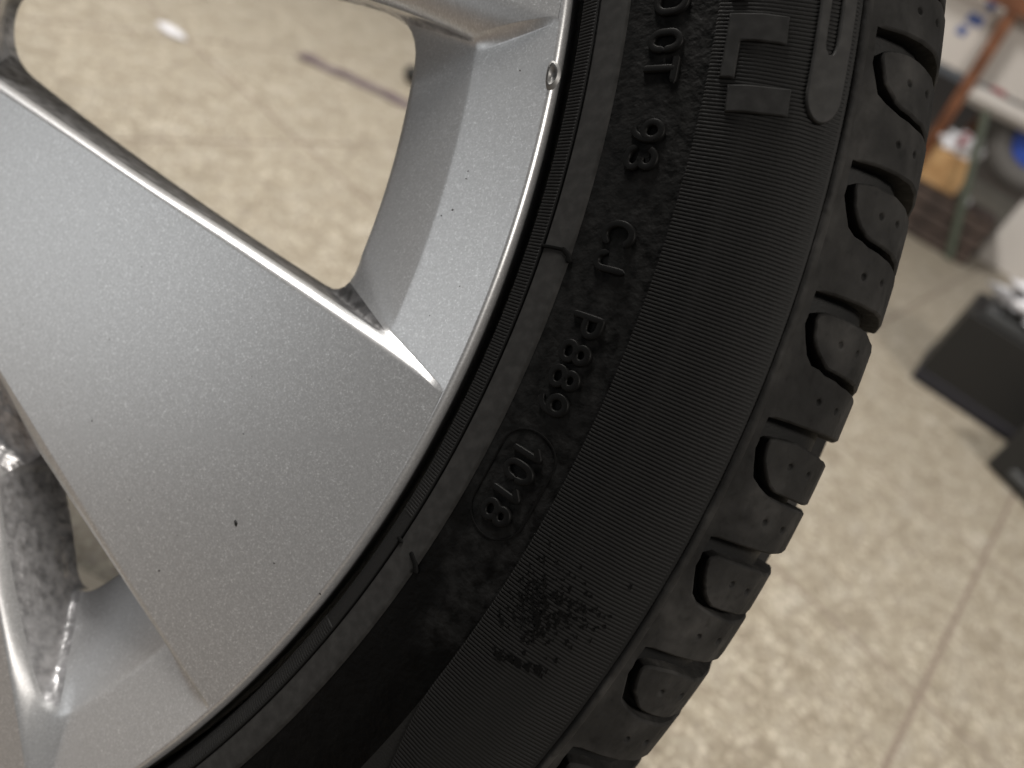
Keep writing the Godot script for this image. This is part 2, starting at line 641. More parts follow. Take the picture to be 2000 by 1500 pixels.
func pt(L: Array, Z: Array, i: int, v: float, soft: float) -> Vector3:
	var q := fposmod(v, 1.0) if v < 1.0 else 0.0
	if v < 1.0:
		var ph := 1.25
		var fx := lerpf(q, sin(q * ph) / sin(ph), soft)
		var fz := lerpf(q, (1.0 - cos(q * ph)) / (1.0 - cos(ph)), soft)
		var a: Vector2 = L[0][i]
		var b: Vector2 = L[1][i]
		var p := a.lerp(b, fx)
		return Vector3(p.x, p.y, lerpf(Z[0][i], Z[1][i], fz))
	if v < 2.0:
		var p: Vector2 = L[1][i].lerp(L[2][i], v - 1.0)
		return Vector3(p.x, p.y, lerpf(Z[1][i], Z[2][i], v - 1.0))
	var p: Vector2 = L[2][i]
	return Vector3(p.x, p.y, lerpf(Z[2][i], -0.0286, v - 2.0))


# the surround of one window, handed to four builders (and four for the rougher depth)
func window(L: Array, Z: Array, soft: PackedFloat32Array, B: Array, deep: Array) -> void:
	var n: int = L[0].size()
	var vs := [0.0, 0.08, 0.18, 0.3, 0.42, 0.55, 0.68, 0.8, 0.9, 0.95, 0.98, 1.0, 1.015, 1.03, 1.06, 1.12, 1.25, 1.5, 1.75, 1.92, 2.0, 2.08, 2.4, 3.0]
	var P := []
	for v in vs:
		var row := []
		for i in n:
			var w := 0.035 if absf(v - 1.0) < 0.15 or absf(v - 2.0) < 0.1 else 0.0
			if w > 0.0:
				row.append(pt(L, Z, i, v - w, soft[i]) * 0.25 + pt(L, Z, i, v, soft[i]) * 0.5 + pt(L, Z, i, v + w, soft[i]) * 0.25)
			else:
				row.append(pt(L, Z, i, v, soft[i]))
		P.append(row)
	var N := []
	for r in vs.size():
		var row := []
		for i in n:
			var du: Vector3 = P[r][(i + 1) % n] - P[r][(i + n - 1) % n]
			var dv: Vector3 = P[mini(r + 1, vs.size() - 1)][i] - P[maxi(r - 1, 0)][i]
			var g := du.cross(dv).normalized()
			if r == 0 and soft[i] > 0.5:
				g = Vector3(0, 0, 1)
			row.append(g)
		N.append(row)
	# the surface faces up and into the window
	if N[6][n / 2].z < 0.0:
		for r in vs.size():
			for i in n:
				if not (r == 0 and soft[i] > 0.5):
					N[r][i] = -N[r][i]
	for r in vs.size() - 1:
		for i in n:
			var k := side_of(i)
			var mb: MB = deep[k] if vs[r] >= 1.06 and deep[k] != null else B[k]
			var j := (i + 1) % n
			var a := mb.add(P[r][i], N[r][i])
			var b := mb.add(P[r][j], N[r][j])
			var c := mb.add(P[r + 1][j], N[r + 1][j])
			var d := mb.add(P[r + 1][i], N[r + 1][i])
			mb.quad(a, b, c, d)


# a flat-ish face inside an outline
func plate(m: MB, poly: PackedVector2Array, back := false) -> void:
	var all := PackedVector2Array(poly)
	var x := -0.25
	while x < 0.25:
		var y := -0.25
		while y < 0.25:
			var q := Vector2(x, y)
			if q.length() < 0.24 and Geometry2D.is_point_in_polygon(q, poly):
				var ok := true
				for e in poly:
					if q.distance_squared_to(e) < 9e-6:
						ok = false
						break
				if ok:
					all.append(q)
			y += 0.006
		x += 0.006
	var first := m.v.size()
	for q in all:
		if back:
			m.add(Vector3(q.x, q.y, -0.0286), Vector3(0, 0, -1))
		else:
			var e := 0.001
			var g := Vector3(zf(q - Vector2(e, 0)) - zf(q + Vector2(e, 0)), zf(q - Vector2(0, e)) - zf(q + Vector2(0, e)), 2.0 * e).normalized()
			m.add(Vector3(q.x, q.y, zf(q)), g)
	var tr := Geometry2D.triangulate_delaunay(all)
	for i in range(0, tr.size(), 3):
		var c := (all[tr[i]] + all[tr[i + 1]] + all[tr[i + 2]]) / 3.0
		if Geometry2D.is_point_in_polygon(c, poly):
			m.tri(first + tr[i], first + tr[i + 1], first + tr[i + 2])


func turned(a: Array, deg: float) -> Array:
	var o := []
	for q in a:
		o.append(q.rotated(deg_to_rad(deg)))
	return o


func polar(r: float, deg: float) -> Vector2:
	return Vector2(r * cos(deg_to_rad(deg)), r * sin(deg_to_rad(deg)))


func spoke_outline(lo: Array, hi: Array, edge_r: float) -> PackedVector2Array:
	# lo: the window below (its side C-D, walked from the hub outwards), hi: the window above (its side A-B)
	var per := NC - 1 + NS
	var a := PackedVector2Array()
	for i in range(per * 4 - NS / 2, per * 4):       # the second half of the hub side of hi, then corner A, side A-B
		a.append(hi[i])
	for i in range(0, per + NC / 2):
		a.append(hi[i])
	var b := PackedVector2Array()                    # lo: from the middle of corner C along C-D to the middle of the hub side
	for i in range(per * 2 + NC / 2 - 1, per * 3 + NC - 1 + NS / 2):
		b.append(lo[i])
	var o := PackedVector2Array(a)
	var t0: float = a[-1].angle()
	var t1: float = b[0].angle()
	for k in range(1, 12):
		o.append(Vector2.from_angle(lerp_angle(t0, t1, k / 12.0)) * edge_r)
	o.append_array(b)
	var h0: float = b[-1].angle()
	var h1: float = a[0].angle()
	for k in 13:
		o.append(Vector2.from_angle(lerp_angle(h0, h1, k / 12.0)) * 0.056)
	return o


func wheel() -> void:
	SL = PackedFloat32Array([0.0])
	for i in range(1, PR.size()):
		SL.append(SL[-1] + PR[i].distance_to(PR[i - 1]))
	# pose: centre and axes in the camera's frame, measured from the circles of rim and tyre
	var u := Vector3(0.95919072, 0.0, 0.28275989)
	var v := Vector3(0.01381616, 0.99880555, -0.0468678)
	var n := Vector3(-0.28242215, 0.04886182, 0.95804502)
	var pose := Transform3D(Basis(face_basis * u, face_basis * v, face_basis * n).orthonormalized(), Vector3(0, CAM_H, 0) + face_basis * Vector3(-0.21953251, 0.10719104, -0.22120264))
	var root := thing("car_wheel", "silver alloy car wheel with a black low-profile tyre, leaning over the tiled floor", "car wheel", pose)
	rim(root)
	tyre(root)


func rim(root: Node3D) -> void:
	# lip, then the turned-over edge down behind the tyre's bead
	var lip := [Vector2(0.2385, ZS - 0.0006), Vector2(0.2398, ZS - 0.0002), Vector2(0.2403, ZS), Vector2(0.2407, ZS - 0.00005), Vector2(0.2411, ZS - 0.0003), Vector2(0.2414, ZS - 0.0007), Vector2(0.2416, ZS - 0.0012), Vector2(0.2418, ZS - 0.0022), Vector2(0.2418, ZS - 0.004), Vector2(0.2418, -0.020), Vector2(0.228, -0.024), Vector2(0.226, -0.06), Vector2(0.215, -0.09), Vector2(0.2205, -0.2), Vector2(0.236, -0.206), Vector2(0.2365, -0.210), Vector2(0.232, -0.211), Vector2(0.2165, -0.205), Vector2(0.2105, -0.09), Vector2(0.2105, -0.05), Vector2(0.2055, -0.031), Vector2(0.1995, -0.0286)]
	lip.reverse()
	var lm := lathe(lip, 720)
	# windows of one fifth: outlines at the face, at the foot of the edge rounding, at the bottom of the draft
	var rW := -18.0
	var A := Vector2(0.076, 0.0015)
	var B := Vector2(0.2373, -0.0377)
	var C := Vector2(0.2364, 0.0430)
	var D := Vector2(0.074, 0.036)
	var W0 := outline([A, B, C, D], [Vector2(0.151, -0.0155), rim_ctl(B, C), Vector2(0.16, 0.056), null], [0.008, 0.0012, 0.0012, 0.008])
	A = Vector2(0.078, 0.0035)
	B = Vector2(0.2192, -0.0302)
	C = Vector2(0.2183, 0.0365)
	D = Vector2(0.078, 0.031)
	var W1 := outline([A, B, C, D], [[Vector2(0.110, -0.0042), Vector2(0.1437, -0.0124), Vector2(0.1700, -0.0182), Vector2(0.1950, -0.0241), Vector2(0.2100, -0.0278)], rim_ctl(B, C), Vector2(0.16, 0.050), null], [0.008, 0.0016, 0.0025, 0.008])
	A = Vector2(0.0630, 0.0120)
	B = Vector2(0.2004, -0.0262)
	C = Vector2(0.1975, 0.0440)
	D = Vector2(0.059, 0.032)
	var W2 := outline([A, B, C, D], [Vector2(0.129, -0.0105), rim_ctl(Vector2(0.2026, -0.0262), Vector2(0.1974, 0.0440)), Vector2(0.155, 0.0555), null], [0.012, 0.0125, 0.016, 0.010])
	var rN := -54.0
	A = Vector2(0.120, 0.000)
	B = Vector2(0.2376, -0.0357)
	C = Vector2(0.2393, 0.0238)
	D = Vector2(0.120, 0.0122)
	var N0 := outline([A, B, C, D], [Vector2(0.175, -0.0105), rim_ctl(B, C), Vector2(0.172, 0.0176), null], [0.004, 0.0012, 0.0012, 0.003])
	A = Vector2(0.1565, -0.0045)
	B = Vector2(0.2190, -0.0213)
	C = Vector2(0.2206, 0.0198)
	D = Vector2(0.1585, 0.0118)
	var N1 := outline([A, B, C, D], [[Vector2(0.170, -0.0100), Vector2(0.184, -0.0148), Vector2(0.197, -0.0188), Vector2(0.207, -0.0212), Vector2(0.2135, -0.0222)], rim_ctl(B, C), Vector2(0.19, 0.0158), null], [0.003, 0.005, 0.0016, 0.003])
	A = Vector2(0.1575, -0.0040)
	B = Vector2(0.1918, -0.0185)
	C = Vector2(0.1945, 0.0115)
	D = Vector2(0.1590, 0.0066)
	var N2 := outline([A, B, C, D], [Vector2(0.176, -0.0098), rim_ctl(B, C), null, null], [0.004, 0.0105, 0.006, 0.003])
	var cnt := W0.size()
	var Ls := []
	for w in [[W0, W1, W2, rW], [N0, N1, N2, rN]]:
		Ls.append([turned(w[0], w[3]), turned(w[1], w[3]), turned(w[2], w[3])])
	var spoke_a := MB.new()
	var spoke_b := MB.new()
	var spoke_c := MB.new()                           # the edge of spoke b that lies at the next window, one fifth further on
	var hub_w := MB.new()
	var hub_n := MB.new()
	var rim_w := MB.new()
	var rim_n := MB.new()
	var wall := [MB.new(), MB.new(), MB.new(), MB.new()]
	for w in 2:
		var L: Array = Ls[w]
		var Z := [[], [], []]
		var soft := PackedFloat32Array()
		for i in cnt:
			var per := NC - 1 + NS
			var k := i / per
			var j := i % per
			var rimw := 0.0                           # 1 on the rim side, blended through its corners
			if k == 1:
				rimw = clampf((j + 1.0) / NC, 0.0, 1.0) if j < NC else 1.0
			elif k == 2 and j < NC:
				rimw = 1.0 - (j + 1.0) / NC
			var hubw := 0.0
			if k == 3:
				hubw = clampf((j + 1.0) / NC, 0.0, 1.0)
			elif k == 0 and j < NC:
				hubw = 1.0 - (j + 1.0) / NC
			Z[0].append(zf(L[0][i]))
			var drop := 0.0027
			if w == 1:
				drop = 0.0034
			if k == 2 or (k == 1 and j > per - 2):
				drop = 0.0048 if w == 0 else 0.0016
			var z1 := lerpf(zf(L[1][i]) - drop, -0.0092, rimw)
			if w == 1:
				z1 = lerpf(z1, -0.0165, hubw)
			Z[1].append(z1)
			Z[2].append(lerpf(-0.0255, -0.0175, rimw) if w == 0 else -0.0255)
			soft.append(1.0 - rimw)
		# sides: A-B belongs to the spoke below the window, C-D to the one above it
		if w == 0:
			window(L, Z, soft, [spoke_a, rim_w, spoke_c, hub_w], [wall[0], null, wall[1], null])
		else:
			window(L, Z, soft, [spoke_b, rim_n, spoke_a, hub_n], [wall[2], null, wall[3], null])
	# spoke a lies between the wide window (above) and the narrow one (below); spoke b between the narrow one and the next wide one
	var wn := [turned(Ls[0][0], -72.0), turned(Ls[0][2], -72.0)]
	plate(spoke_a, spoke_outline(Ls[1][0], Ls[0][0], 0.2403))
	plate(spoke_b, spoke_outline(wn[0], Ls[1][0], 0.2403))
	var back_a := MB.new()
	var back_b := MB.new()
	plate(back_a, spoke_outline(Ls[1][2], Ls[0][2], 0.2), true)
	plate(back_b, spoke_outline(wn[1], Ls[1][2], 0.2), true)
	for mb in [spoke_c, wall[1]]:                     # turned to where spoke b is
		for i in mb.v.size():
			mb.v[i] = mb.v[i].rotated(Vector3(0, 0, 1), deg_to_rad(-72.0))
			mb.n[i] = mb.n[i].rotated(Vector3(0, 0, 1), deg_to_rad(-72.0))
	var base := spoke_b.v.size()
	spoke_b.v.append_array(spoke_c.v)
	spoke_b.n.append_array(spoke_c.n)
	for i in spoke_c.ix:
		spoke_b.ix.append(i + base)
	var wm := []
	for mb in wall:
		wm.append(mb.mesh())
	var meshes := [spoke_a.mesh(), spoke_b.mesh(), back_a.mesh(), back_b.mesh(), rim_w.mesh(), rim_n.mesh(), hub_w.mesh(), hub_n.mesh()]
	var rim_node := put("rim", lm, M["silver_paint"], root)
	for k in 5:
		var t := Transform3D(Basis(Vector3(0, 0, 1), deg_to_rad(-72.0 * k)), Vector3())
		var sa := put("spoke", meshes[0], M["silver_paint"], root, t)
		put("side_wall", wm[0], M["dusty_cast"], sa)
		put("side_wall", wm[3], M["cast_metal"], sa)
		put("back_face", meshes[2], M["cast_metal"], sa)
		var sb := put("spoke", meshes[1], M["silver_paint"], root, t)
		put("side_wall", wm[2], M["cast_metal"], sb)
		put("side_wall", wm[1], M["cast_metal"], sb)
		put("back_face", meshes[3], M["cast_metal"], sb)
		put("rim_face", meshes[4], M["silver_paint"], rim_node, t)
		put("rim_face", meshes[5], M["silver_paint"], rim_node, t)
		put("hub_edge", meshes[6], M["cast_metal"], rim_node, t)
		put("hub_edge", meshes[7], M["cast_metal"], rim_node, t)
	# hub: dish, five bolt holes, plain cap
	var hp := [Vector2(0.0562, ZS - 0.0045), Vector2(0.0555, ZS - 0.0055), Vector2(0.0535, -0.018), Vector2(0.036, -0.020), Vector2(0.0335, -0.016), Vector2(0.0325, -0.0135), Vector2(0.031, -0.0125)]
	hp.reverse()
	put("hub_dish", lathe(hp, 120), M["silver_paint"], root)
	var cp := [Vector2(0.0, -0.0105), Vector2(0.015, -0.0108), Vector2(0.027, -0.0116), Vector2(0.0298, -0.0124), Vector2(0.0302, -0.015)]
	put("centre_cap", lathe(cp, 96), M["silver_paint"], root)
	var bolt := lathe([Vector2(0.0, -0.0172), Vector2(0.0062, -0.0172), Vector2(0.0068, -0.018), Vector2(0.0072, -0.0215)], 24)
	for k in 5:
		var b := polar(0.0445, 72.0 * k - 18.0)
		put("wheel_bolt", bolt, M["dark_metal"], root, Transform3D(Basis(), Vector3(b.x, b.y, 0)))
	# chip on the lip: a small crater with a raised ring of lifted lacquer
	var th := deg_to_rad(-10.55)
	var e := Vector3(cos(th), sin(th), 0)
	var f := Vector3(-sin(th), cos(th), 0)
	var ch := MB.new()
	var rings := [[0.0, 0.0001], [0.3, 0.00012], [0.55, 0.0003], [0.75, 0.0008], [0.9, 0.0007], [1.0, -0.0003]]
	for r in rings:
		for k in 24:
			var t := TAU * k / 24
			var wob := 1.0 + 0.08 * sin(3.0 * t + 1.0)
			var d: Vector2 = Vector2(cos(t) * 0.00135, sin(t) * 0.0031) * r[0] * wob
			ch.add(e * (0.2408 + d.x) + f * d.y + Vector3(0, 0, ZS - 0.0001 + r[1] - maxf(d.x, 0.0) * 0.5), (Vector3(0, 0, 1) + (e * cos(t) + f * sin(t)) * (0.0 if r[0] < 0.2 else (-0.9 if r[0] < 0.7 else 0.9))).normalized())
	for r in rings.size() - 1:
		for k in 24:
			ch.quad(r * 24 + k, r * 24 + (k + 1) % 24, (r + 1) * 24 + (k + 1) % 24, (r + 1) * 24 + k)
	var chip := put("lip_chip", ch.mesh(), M["chipped"], root)
	chip.set_meta("label", "small chip with lifted lacquer on the edge of the rim")
	# dark specks of dirt stuck to the paint
	var dirt := MB.new()
	var spots := [[0.16483, -0.1384, 0.00075], [0.12296, -0.1160, 0.0003], [0.1257, -0.0575, 0.00028], [0.1304, -0.0573, 0.0003], [0.14454, -0.15037, 0.00035], [0.17499, -0.14662, 0.0003], [0.18658, -0.15242, 0.0003]]
	for k in 18:
		var q := polar(rng.randf_range(0.11, 0.23), rng.randf_range(-47.0, -29.0))
		spots.append([q.x, q.y, rng.randf_range(0.00012, 0.00028)])
	for k in 7:
		var q := polar(rng.randf_range(0.2225, 0.235), rng.randf_range(-25.0, -10.0))
		spots.append([q.x, q.y, rng.randf_range(0.00015, 0.0003)])
	for s in spots:
		var q := Vector2(s[0], s[1])
		var zz := zf(q) if q.angle() < deg_to_rad(-27.5) else lerpf(-0.0092, ZS, (q.length() - 0.2215) / 0.016) + 0.0001
		var turn := rng.randf() * TAU
		var a := dirt.add(Vector3(q.x, q.y, zz + s[2] * 0.5), Vector3(0, 0, 1))
		for k in 8:
			var t := TAU * k / 8
			var d := Vector2(cos(t) * s[2] * rng.randf_range(0.45, 0.7), sin(t) * s[2] * rng.randf_range(0.8, 1.2)).rotated(turn)
			dirt.add(Vector3(q.x + d.x, q.y + d.y, zz - 0.00002), Vector3(d.x, d.y, s[2] * 0.8).normalized())
		for k in 8:
			dirt.tri(a, a + 1 + k, a + 1 + (k + 1) % 8)
	var dn := put("dirt_specks", dirt.mesh(), M["speck"], root)
	dn.set_meta("kind", "stuff")


func tyre(root: Node3D) -> void:
	var car := MB.new()
	# bead, flat band, the floor under the ribs, then the groove floor under the shoulder blocks
	band(car, [0.0, 0.003, 0.0056, 0.0072, 0.0082, 0.010, 0.0119, 0.01205, 0.0122, 0.0124, 0.0126], [0, 0, 0, 0, 0, 0, 0, -0.0004, -0.0005, -0.0003, 0])
	band(car, [0.0368, 0.040, 0.045, 0.050, 0.055, 0.060, 0.0632, 0.0636, 0.0641, 0.0646, 0.0650, 0.0653, 0.0657, 0.0663], [0, 0, 0, 0, 0, 0, 0, -0.0002, -0.0002, -0.0002, -0.0002, -0.0009, -0.0009, -0.0003])
	band(car, [0.0661, 0.0664, 0.068, 0.072, 0.078, 0.084, 0.090, 0.098, 0.105, 0.1125], [0, -0.0024, -0.0029, -0.0032, -0.0034, -0.0036, -0.0038, -0.004, -0.0045, -0.005])
	# tread across to the far side, and the far sidewall
	var first := [Vector2(0.3105, -0.058), Vector2(0.3105, -0.066), Vector2(0.3178, -0.0665), Vector2(0.318, -0.088), Vector2(0.3105, -0.0885), Vector2(0.3105, -0.097), Vector2(0.3182, -0.0975), Vector2(0.3182, -0.118), Vector2(0.3105, -0.1185), Vector2(0.3105, -0.127), Vector2(0.318, -0.1275), Vector2(0.3175, -0.152), Vector2(0.3105, -0.1525), Vector2(0.3105, -0.161), Vector2(0.3172, -0.1615), Vector2(0.316, -0.18), Vector2(0.3132, -0.1945), Vector2(0.3065, -0.203), Vector2(0.2975, -0.2095), Vector2(0.28, -0.216), Vector2(0.262, -0.2145), Vector2(0.248, -0.211), Vector2(0.238, -0.205)]
	first.reverse()
	var ty := put("tyre", car.mesh(), M["rubber"], root)
	put("tread", lathe(first, 360), M["rubber_dusty"], ty)
	# the smooth band next to the bead, and the patchy band that carries the lettering
	var fb := MB.new()
	band(fb, [0.0126, 0.0135, 0.015, 0.0172, 0.0182, 0.0187, 0.0191], [0.0, 0.0001, 0.0001, 0.0001, 0.0001, -0.0001, -0.0005])
	put("smooth_band", fb.mesh(), M["rubber_face"], ty)
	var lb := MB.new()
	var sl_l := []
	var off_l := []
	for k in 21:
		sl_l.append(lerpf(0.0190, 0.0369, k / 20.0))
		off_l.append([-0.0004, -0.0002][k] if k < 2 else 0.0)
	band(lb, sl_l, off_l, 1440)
	var dn := FastNoiseLite.new()                    # darkens the lower stretch to deep black, with a ragged border
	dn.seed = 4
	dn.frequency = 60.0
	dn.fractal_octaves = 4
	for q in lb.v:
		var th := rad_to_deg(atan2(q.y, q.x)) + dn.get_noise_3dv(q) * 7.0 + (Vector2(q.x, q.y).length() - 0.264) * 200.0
		var blackened := smoothstep(-31.5, -36.0, th) * smoothstep(-128.0, -120.0, th)
		var c := lerpf(1.0, 0.08, blackened)
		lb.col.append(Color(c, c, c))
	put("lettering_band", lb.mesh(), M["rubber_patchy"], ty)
	var eb := MB.new()
	band(eb, [0.0635, 0.06365, 0.0638, 0.0641, 0.0645, 0.0649, 0.0652, 0.06535, 0.0655], [-0.0003, 0.0004, 0.0007, 0.0009, 0.0009, 0.0009, 0.0007, 0.0003, -0.0009])
	put("edge_bead", eb.mesh(), M["rubber_dusty"], ty)
	# fine ribs beside the bead
	var bs := MB.new()
	for k in range(0, 2400):
		var th := -33.0 + 0.16 * k
		if th > 320.0:
			break
		var fade := clampf((th + 33.0) / 5.0, 0.25, 1.0)
		rib(bs, th, 0.083, [0.0079, 0.0083, 0.0098, 0.0113, 0.0117], 0.0003 * fade)
	var bsn := put("bead_ribs", bs.mesh(), M["rubber"], ty)
	bsn.set_meta("kind", "stuff")
	# the wide ribbed band
	var rb := MB.new()
	for k in 2400:
		var th := 360.0 * k / 2400.0
		var x := wrapf(th, -180.0, 180.0)
		var s0 := 0.0370
		if x < -37.5:
			s0 = lerpf(0.0370, 0.047, smoothstep(-37.5, -47.0, x) ** 1.0)
		var sl := [s0 - 0.0003, s0, s0 + 0.0012]
		for j in range(1, 7):
			sl.append(lerpf(s0 + 0.0012, 0.0634, j / 6.0))
		rib(rb, th, 0.078, sl, 0.0005)
	var rbn := put("ribbed_band", rb.mesh(), M["rubber"], ty)
	rbn.set_meta("kind", "stuff")
	# raised line that closes the ribbed band: already in the carcass; mould marks
	var mk := MB.new()
	stroke(mk, [Vector2(-18.6, 0.0122), Vector2(-18.57, 0.014), Vector2(-18.55, 0.0172)], 0.0004, 0.0005)
	stroke(mk, [Vector2(-18.55, 0.0172), Vector2(-18.75, 0.0186), Vector2(-18.95, 0.0192)], 0.00055, 0.0006)
	put("mould_mark", mk.mesh(), M["rubber_black"], ty)
	mk = MB.new()
	stroke(mk, [Vector2(-34.2, 0.0118), Vector2(-34.25, 0.0128)], 0.0004, 0.0006)
	stroke(mk, [Vector2(-34.3, 0.0165), Vector2(-34.5, 0.0185), Vector2(-34.75, 0.0196)], 0.0005, 0.0006)
	put("mould_mark", mk.mesh(), M["rubber_black"], ty)
	# lettering: character, angle of its centre, width in degrees
	for q in [["D", -7.62, 1.0], ["O", -9.24, 0.86], ["T", -10.4, 0.82], ["9", -13.0, 0.86], ["3", -14.2, 0.86], ["C", -17.4, 0.95], ["J", -18.62, 0.86], ["P", -21.42, 0.9], ["8", -22.66, 0.88], ["8", -23.8, 0.88], ["9", -24.95, 0.88], ["1", -27.3, 0.8], ["0", -28.2, 0.82], ["1", -29.25, 0.8], ["8", -30.22, 0.86]]:
		var lt := MB.new()
		for g in glyph(q[0]):
			var pts := []
			for w in dense(g):
				pts.append(Vector2(q[1] - (w.x - 0.5) * q[2], 0.0250 + w.y * 0.0056))
			var shut: bool = pts[0].distance_to(pts[-1]) < 0.0005
			if shut:
				pts.pop_back()
			stroke(lt, pts, 0.00074, 0.0010, shut)
		put("letter", lt.mesh(), M["rubber_letter"], ty)
	var ov := MB.new()
	var op := []
	for w in arc(-27.25, 0.0274, 0.95, 0.0060, 90, -90, 18):
		op.append(Vector2(w.x + 0.0, w.y))
	op = []
	for t in arc(0, 0, 1, 1, -90, 90, 18):
		op.append(Vector2(-27.45 + t.x * 1.1, 0.0276 + t.y * 0.0062))
	for t in arc(0, 0, 1, 1, 90, 270, 18):
		op.append(Vector2(-30.1 + t.x * 1.25, 0.0276 + t.y * 0.0062))
	stroke(ov, dense(op + [op[0]], 0.3).slice(0, -1), 0.00022, 0.00028, true)
	put("date_oval", ov.mesh(), M["rubber_black"], ty)
	# big raised letters on the ribs, cut by the frame: two of one shape, a bar, and the long rounded tail above them
	var ell := func(t: float) -> Array:
		return [Vector2(t, 0.0390), Vector2(t, 0.0495), Vector2(t - 1.03, 0.0498), Vector2(t - 1.06, 0.0416), Vector2(t - 2.48, 0.0417), Vector2(t - 2.5, 0.0390)]
	for t in [-5.2, -8.2]:
		put("brand_letter", relief(ell.call(t), 0.0010, 0.0003, 0.0, 0.0012), M["rubber_rubbed"], ty)
	put("brand_letter", relief([Vector2(-10.95, 0.0408), Vector2(-10.8, 0.0520), Vector2(-11.8, 0.0524), Vector2(-12.0, 0.0412)], 0.0010, 0.0003, 0.0, 0.0012), M["rubber_rubbed"], ty)
	var tail := [Vector2(-1.0, 0.0546), Vector2(-10.6, 0.0547)]
	for w in arc(-10.75, 0.0582, 1.0, 0.0035, 270, 90, 14):
		tail.append(w)
	tail.append_array([Vector2(-1.0, 0.0617), Vector2(-1.0, 0.0590), Vector2(-8.9, 0.0589), Vector2(-9.25, 0.0584), Vector2(-9.3, 0.0576), Vector2(-9.1, 0.0569), Vector2(-8.9, 0.0567), Vector2(-1.0, 0.0566)])
	put("brand_tail", relief(tail, 0.0010, 0.0003, 0.0, 0.0012), M["rubber_face"], ty)
	# scuffed nicks across the ribs
	var sc := MB.new()
	for k in 230:
		var th := -32.2 + rng.randfn(0.0, 0.95)
		var s := 0.0455 + rng.randfn(0.0, 0.0048) + (th + 32.2) * 0.0010
		if s < 0.0385 or s > 0.058:
			continue
		th = round(th / 0.15) * 0.15
		nick(sc, th, s, rng.randf_range(0.05, 0.12), rng.randf_range(0.00018, 0.0005))
	for k in 22:
		nick(sc, -34.85 + k * 0.02 + rng.randf_range(-0.14, 0.14), 0.0425 + k * 0.0005 + rng.randf_range(-0.0004, 0.0004), rng.randf_range(0.06, 0.18), rng.randf_range(0.0002, 0.0007))
	var scn := put("scuff_nicks", sc.mesh(), M["rubber_black"], ty)
	scn.set_meta("kind", "stuff")
	# shoulder: 75 blocks and 75 leaf-shaped lugs
	var P := 4.8
	var blk := []
	var ge := [Vector2(0, 0.0656), Vector2(0, 0.0673), Vector2(0.07, 0.0726), Vector2(0.11, 0.0784), Vector2(0.14, 0.0845), Vector2(0.16, 0.0900), Vector2(0.15, 0.097), Vector2(0.12, 0.104), Vector2(0.1, 0.1105)]
	var so := [Vector2(0.0, 0.0673), Vector2(-0.60, 0.0672), Vector2(-1.25, 0.0677), Vector2(-1.80, 0.0689), Vector2(-2.25, 0.0702), Vector2(-2.50, 0.0724), Vector2(-2.59, 0.0744), Vector2(-2.66, 0.0766), Vector2(-2.71, 0.0800), Vector2(-2.76, 0.0830), Vector2(-2.80, 0.0900), Vector2(-2.84, 0.097), Vector2(-2.9, 0.104), Vector2(-2.95, 0.1105)]
	blk.append(Vector2(0.0, 0.0656))
	blk.append_array(so)
	var low := ge.duplicate()
	low.reverse()
	for w in low:
		blk.append(Vector2(w.x - P, w.y))
	var lug := [Vector2(-1.18, 0.0698), Vector2(-0.92, 0.0694), Vector2(-0.72, 0.0699), Vector2(-0.59, 0.0715), Vector2(-0.55, 0.0740), Vector2(-0.53, 0.0766), Vector2(-0.55, 0.0815), Vector2(-0.62, 0.0855), Vector2(-0.72, 0.0900), Vector2(-0.78, 0.097), Vector2(-0.8, 0.104), Vector2(-0.8, 0.1105), Vector2(-2.72, 0.1105), Vector2(-2.66, 0.104), Vector2(-2.60, 0.097), Vector2(-2.55, 0.0900), Vector2(-2.51, 0.0830), Vector2(-2.46, 0.0764), Vector2(-2.32, 0.0746), Vector2(-2.13, 0.0731), Vector2(-1.80, 0.0714), Vector2(-1.5, 0.0704)]
	var bm := []
	var lgm := []
	for k in 5:
		var b2 := []
		for w in blk:
			b2.append(w if w.y < 0.0676 or absf(w.x) < 0.2 or w.x < -4.4 else w + Vector2(rng.randf_range(-0.035, 0.035), rng.randf_range(-0.0002, 0.0002)))
		var l2 := []
		for w in lug:
			l2.append(w + Vector2(rng.randf_range(-0.035, 0.035), rng.randf_range(-0.0002, 0.0002)))
		var jit := func() -> Vector2: return Vector2(rng.randf_range(-0.06, 0.06), rng.randf_range(-0.0004, 0.0004))
		bm.append(relief(b2, 0.0, 0.0005, -0.0046, 0.0018, [Vector2(-3.65, 0.0772) + jit.call(), Vector2(-3.64, 0.0838) + jit.call()], 0.0676))
		lgm.append(relief(l2, -0.0002, 0.0005, -0.0046, 0.0018, [Vector2(-1.41, 0.0777) + jit.call(), Vector2(-1.44, 0.0840) + jit.call()]))
	for k in 75:
		var t := Transform3D(Basis(Vector3(0, 0, 1), deg_to_rad(-12.5 - P * (k - 3))), Vector3())
		put("shoulder_block", bm[(k * 3) % 5], M["rubber_dusty"], ty, t)
		put("shoulder_lug", lgm[(k * 2) % 5], M["rubber_dusty"], ty, t)


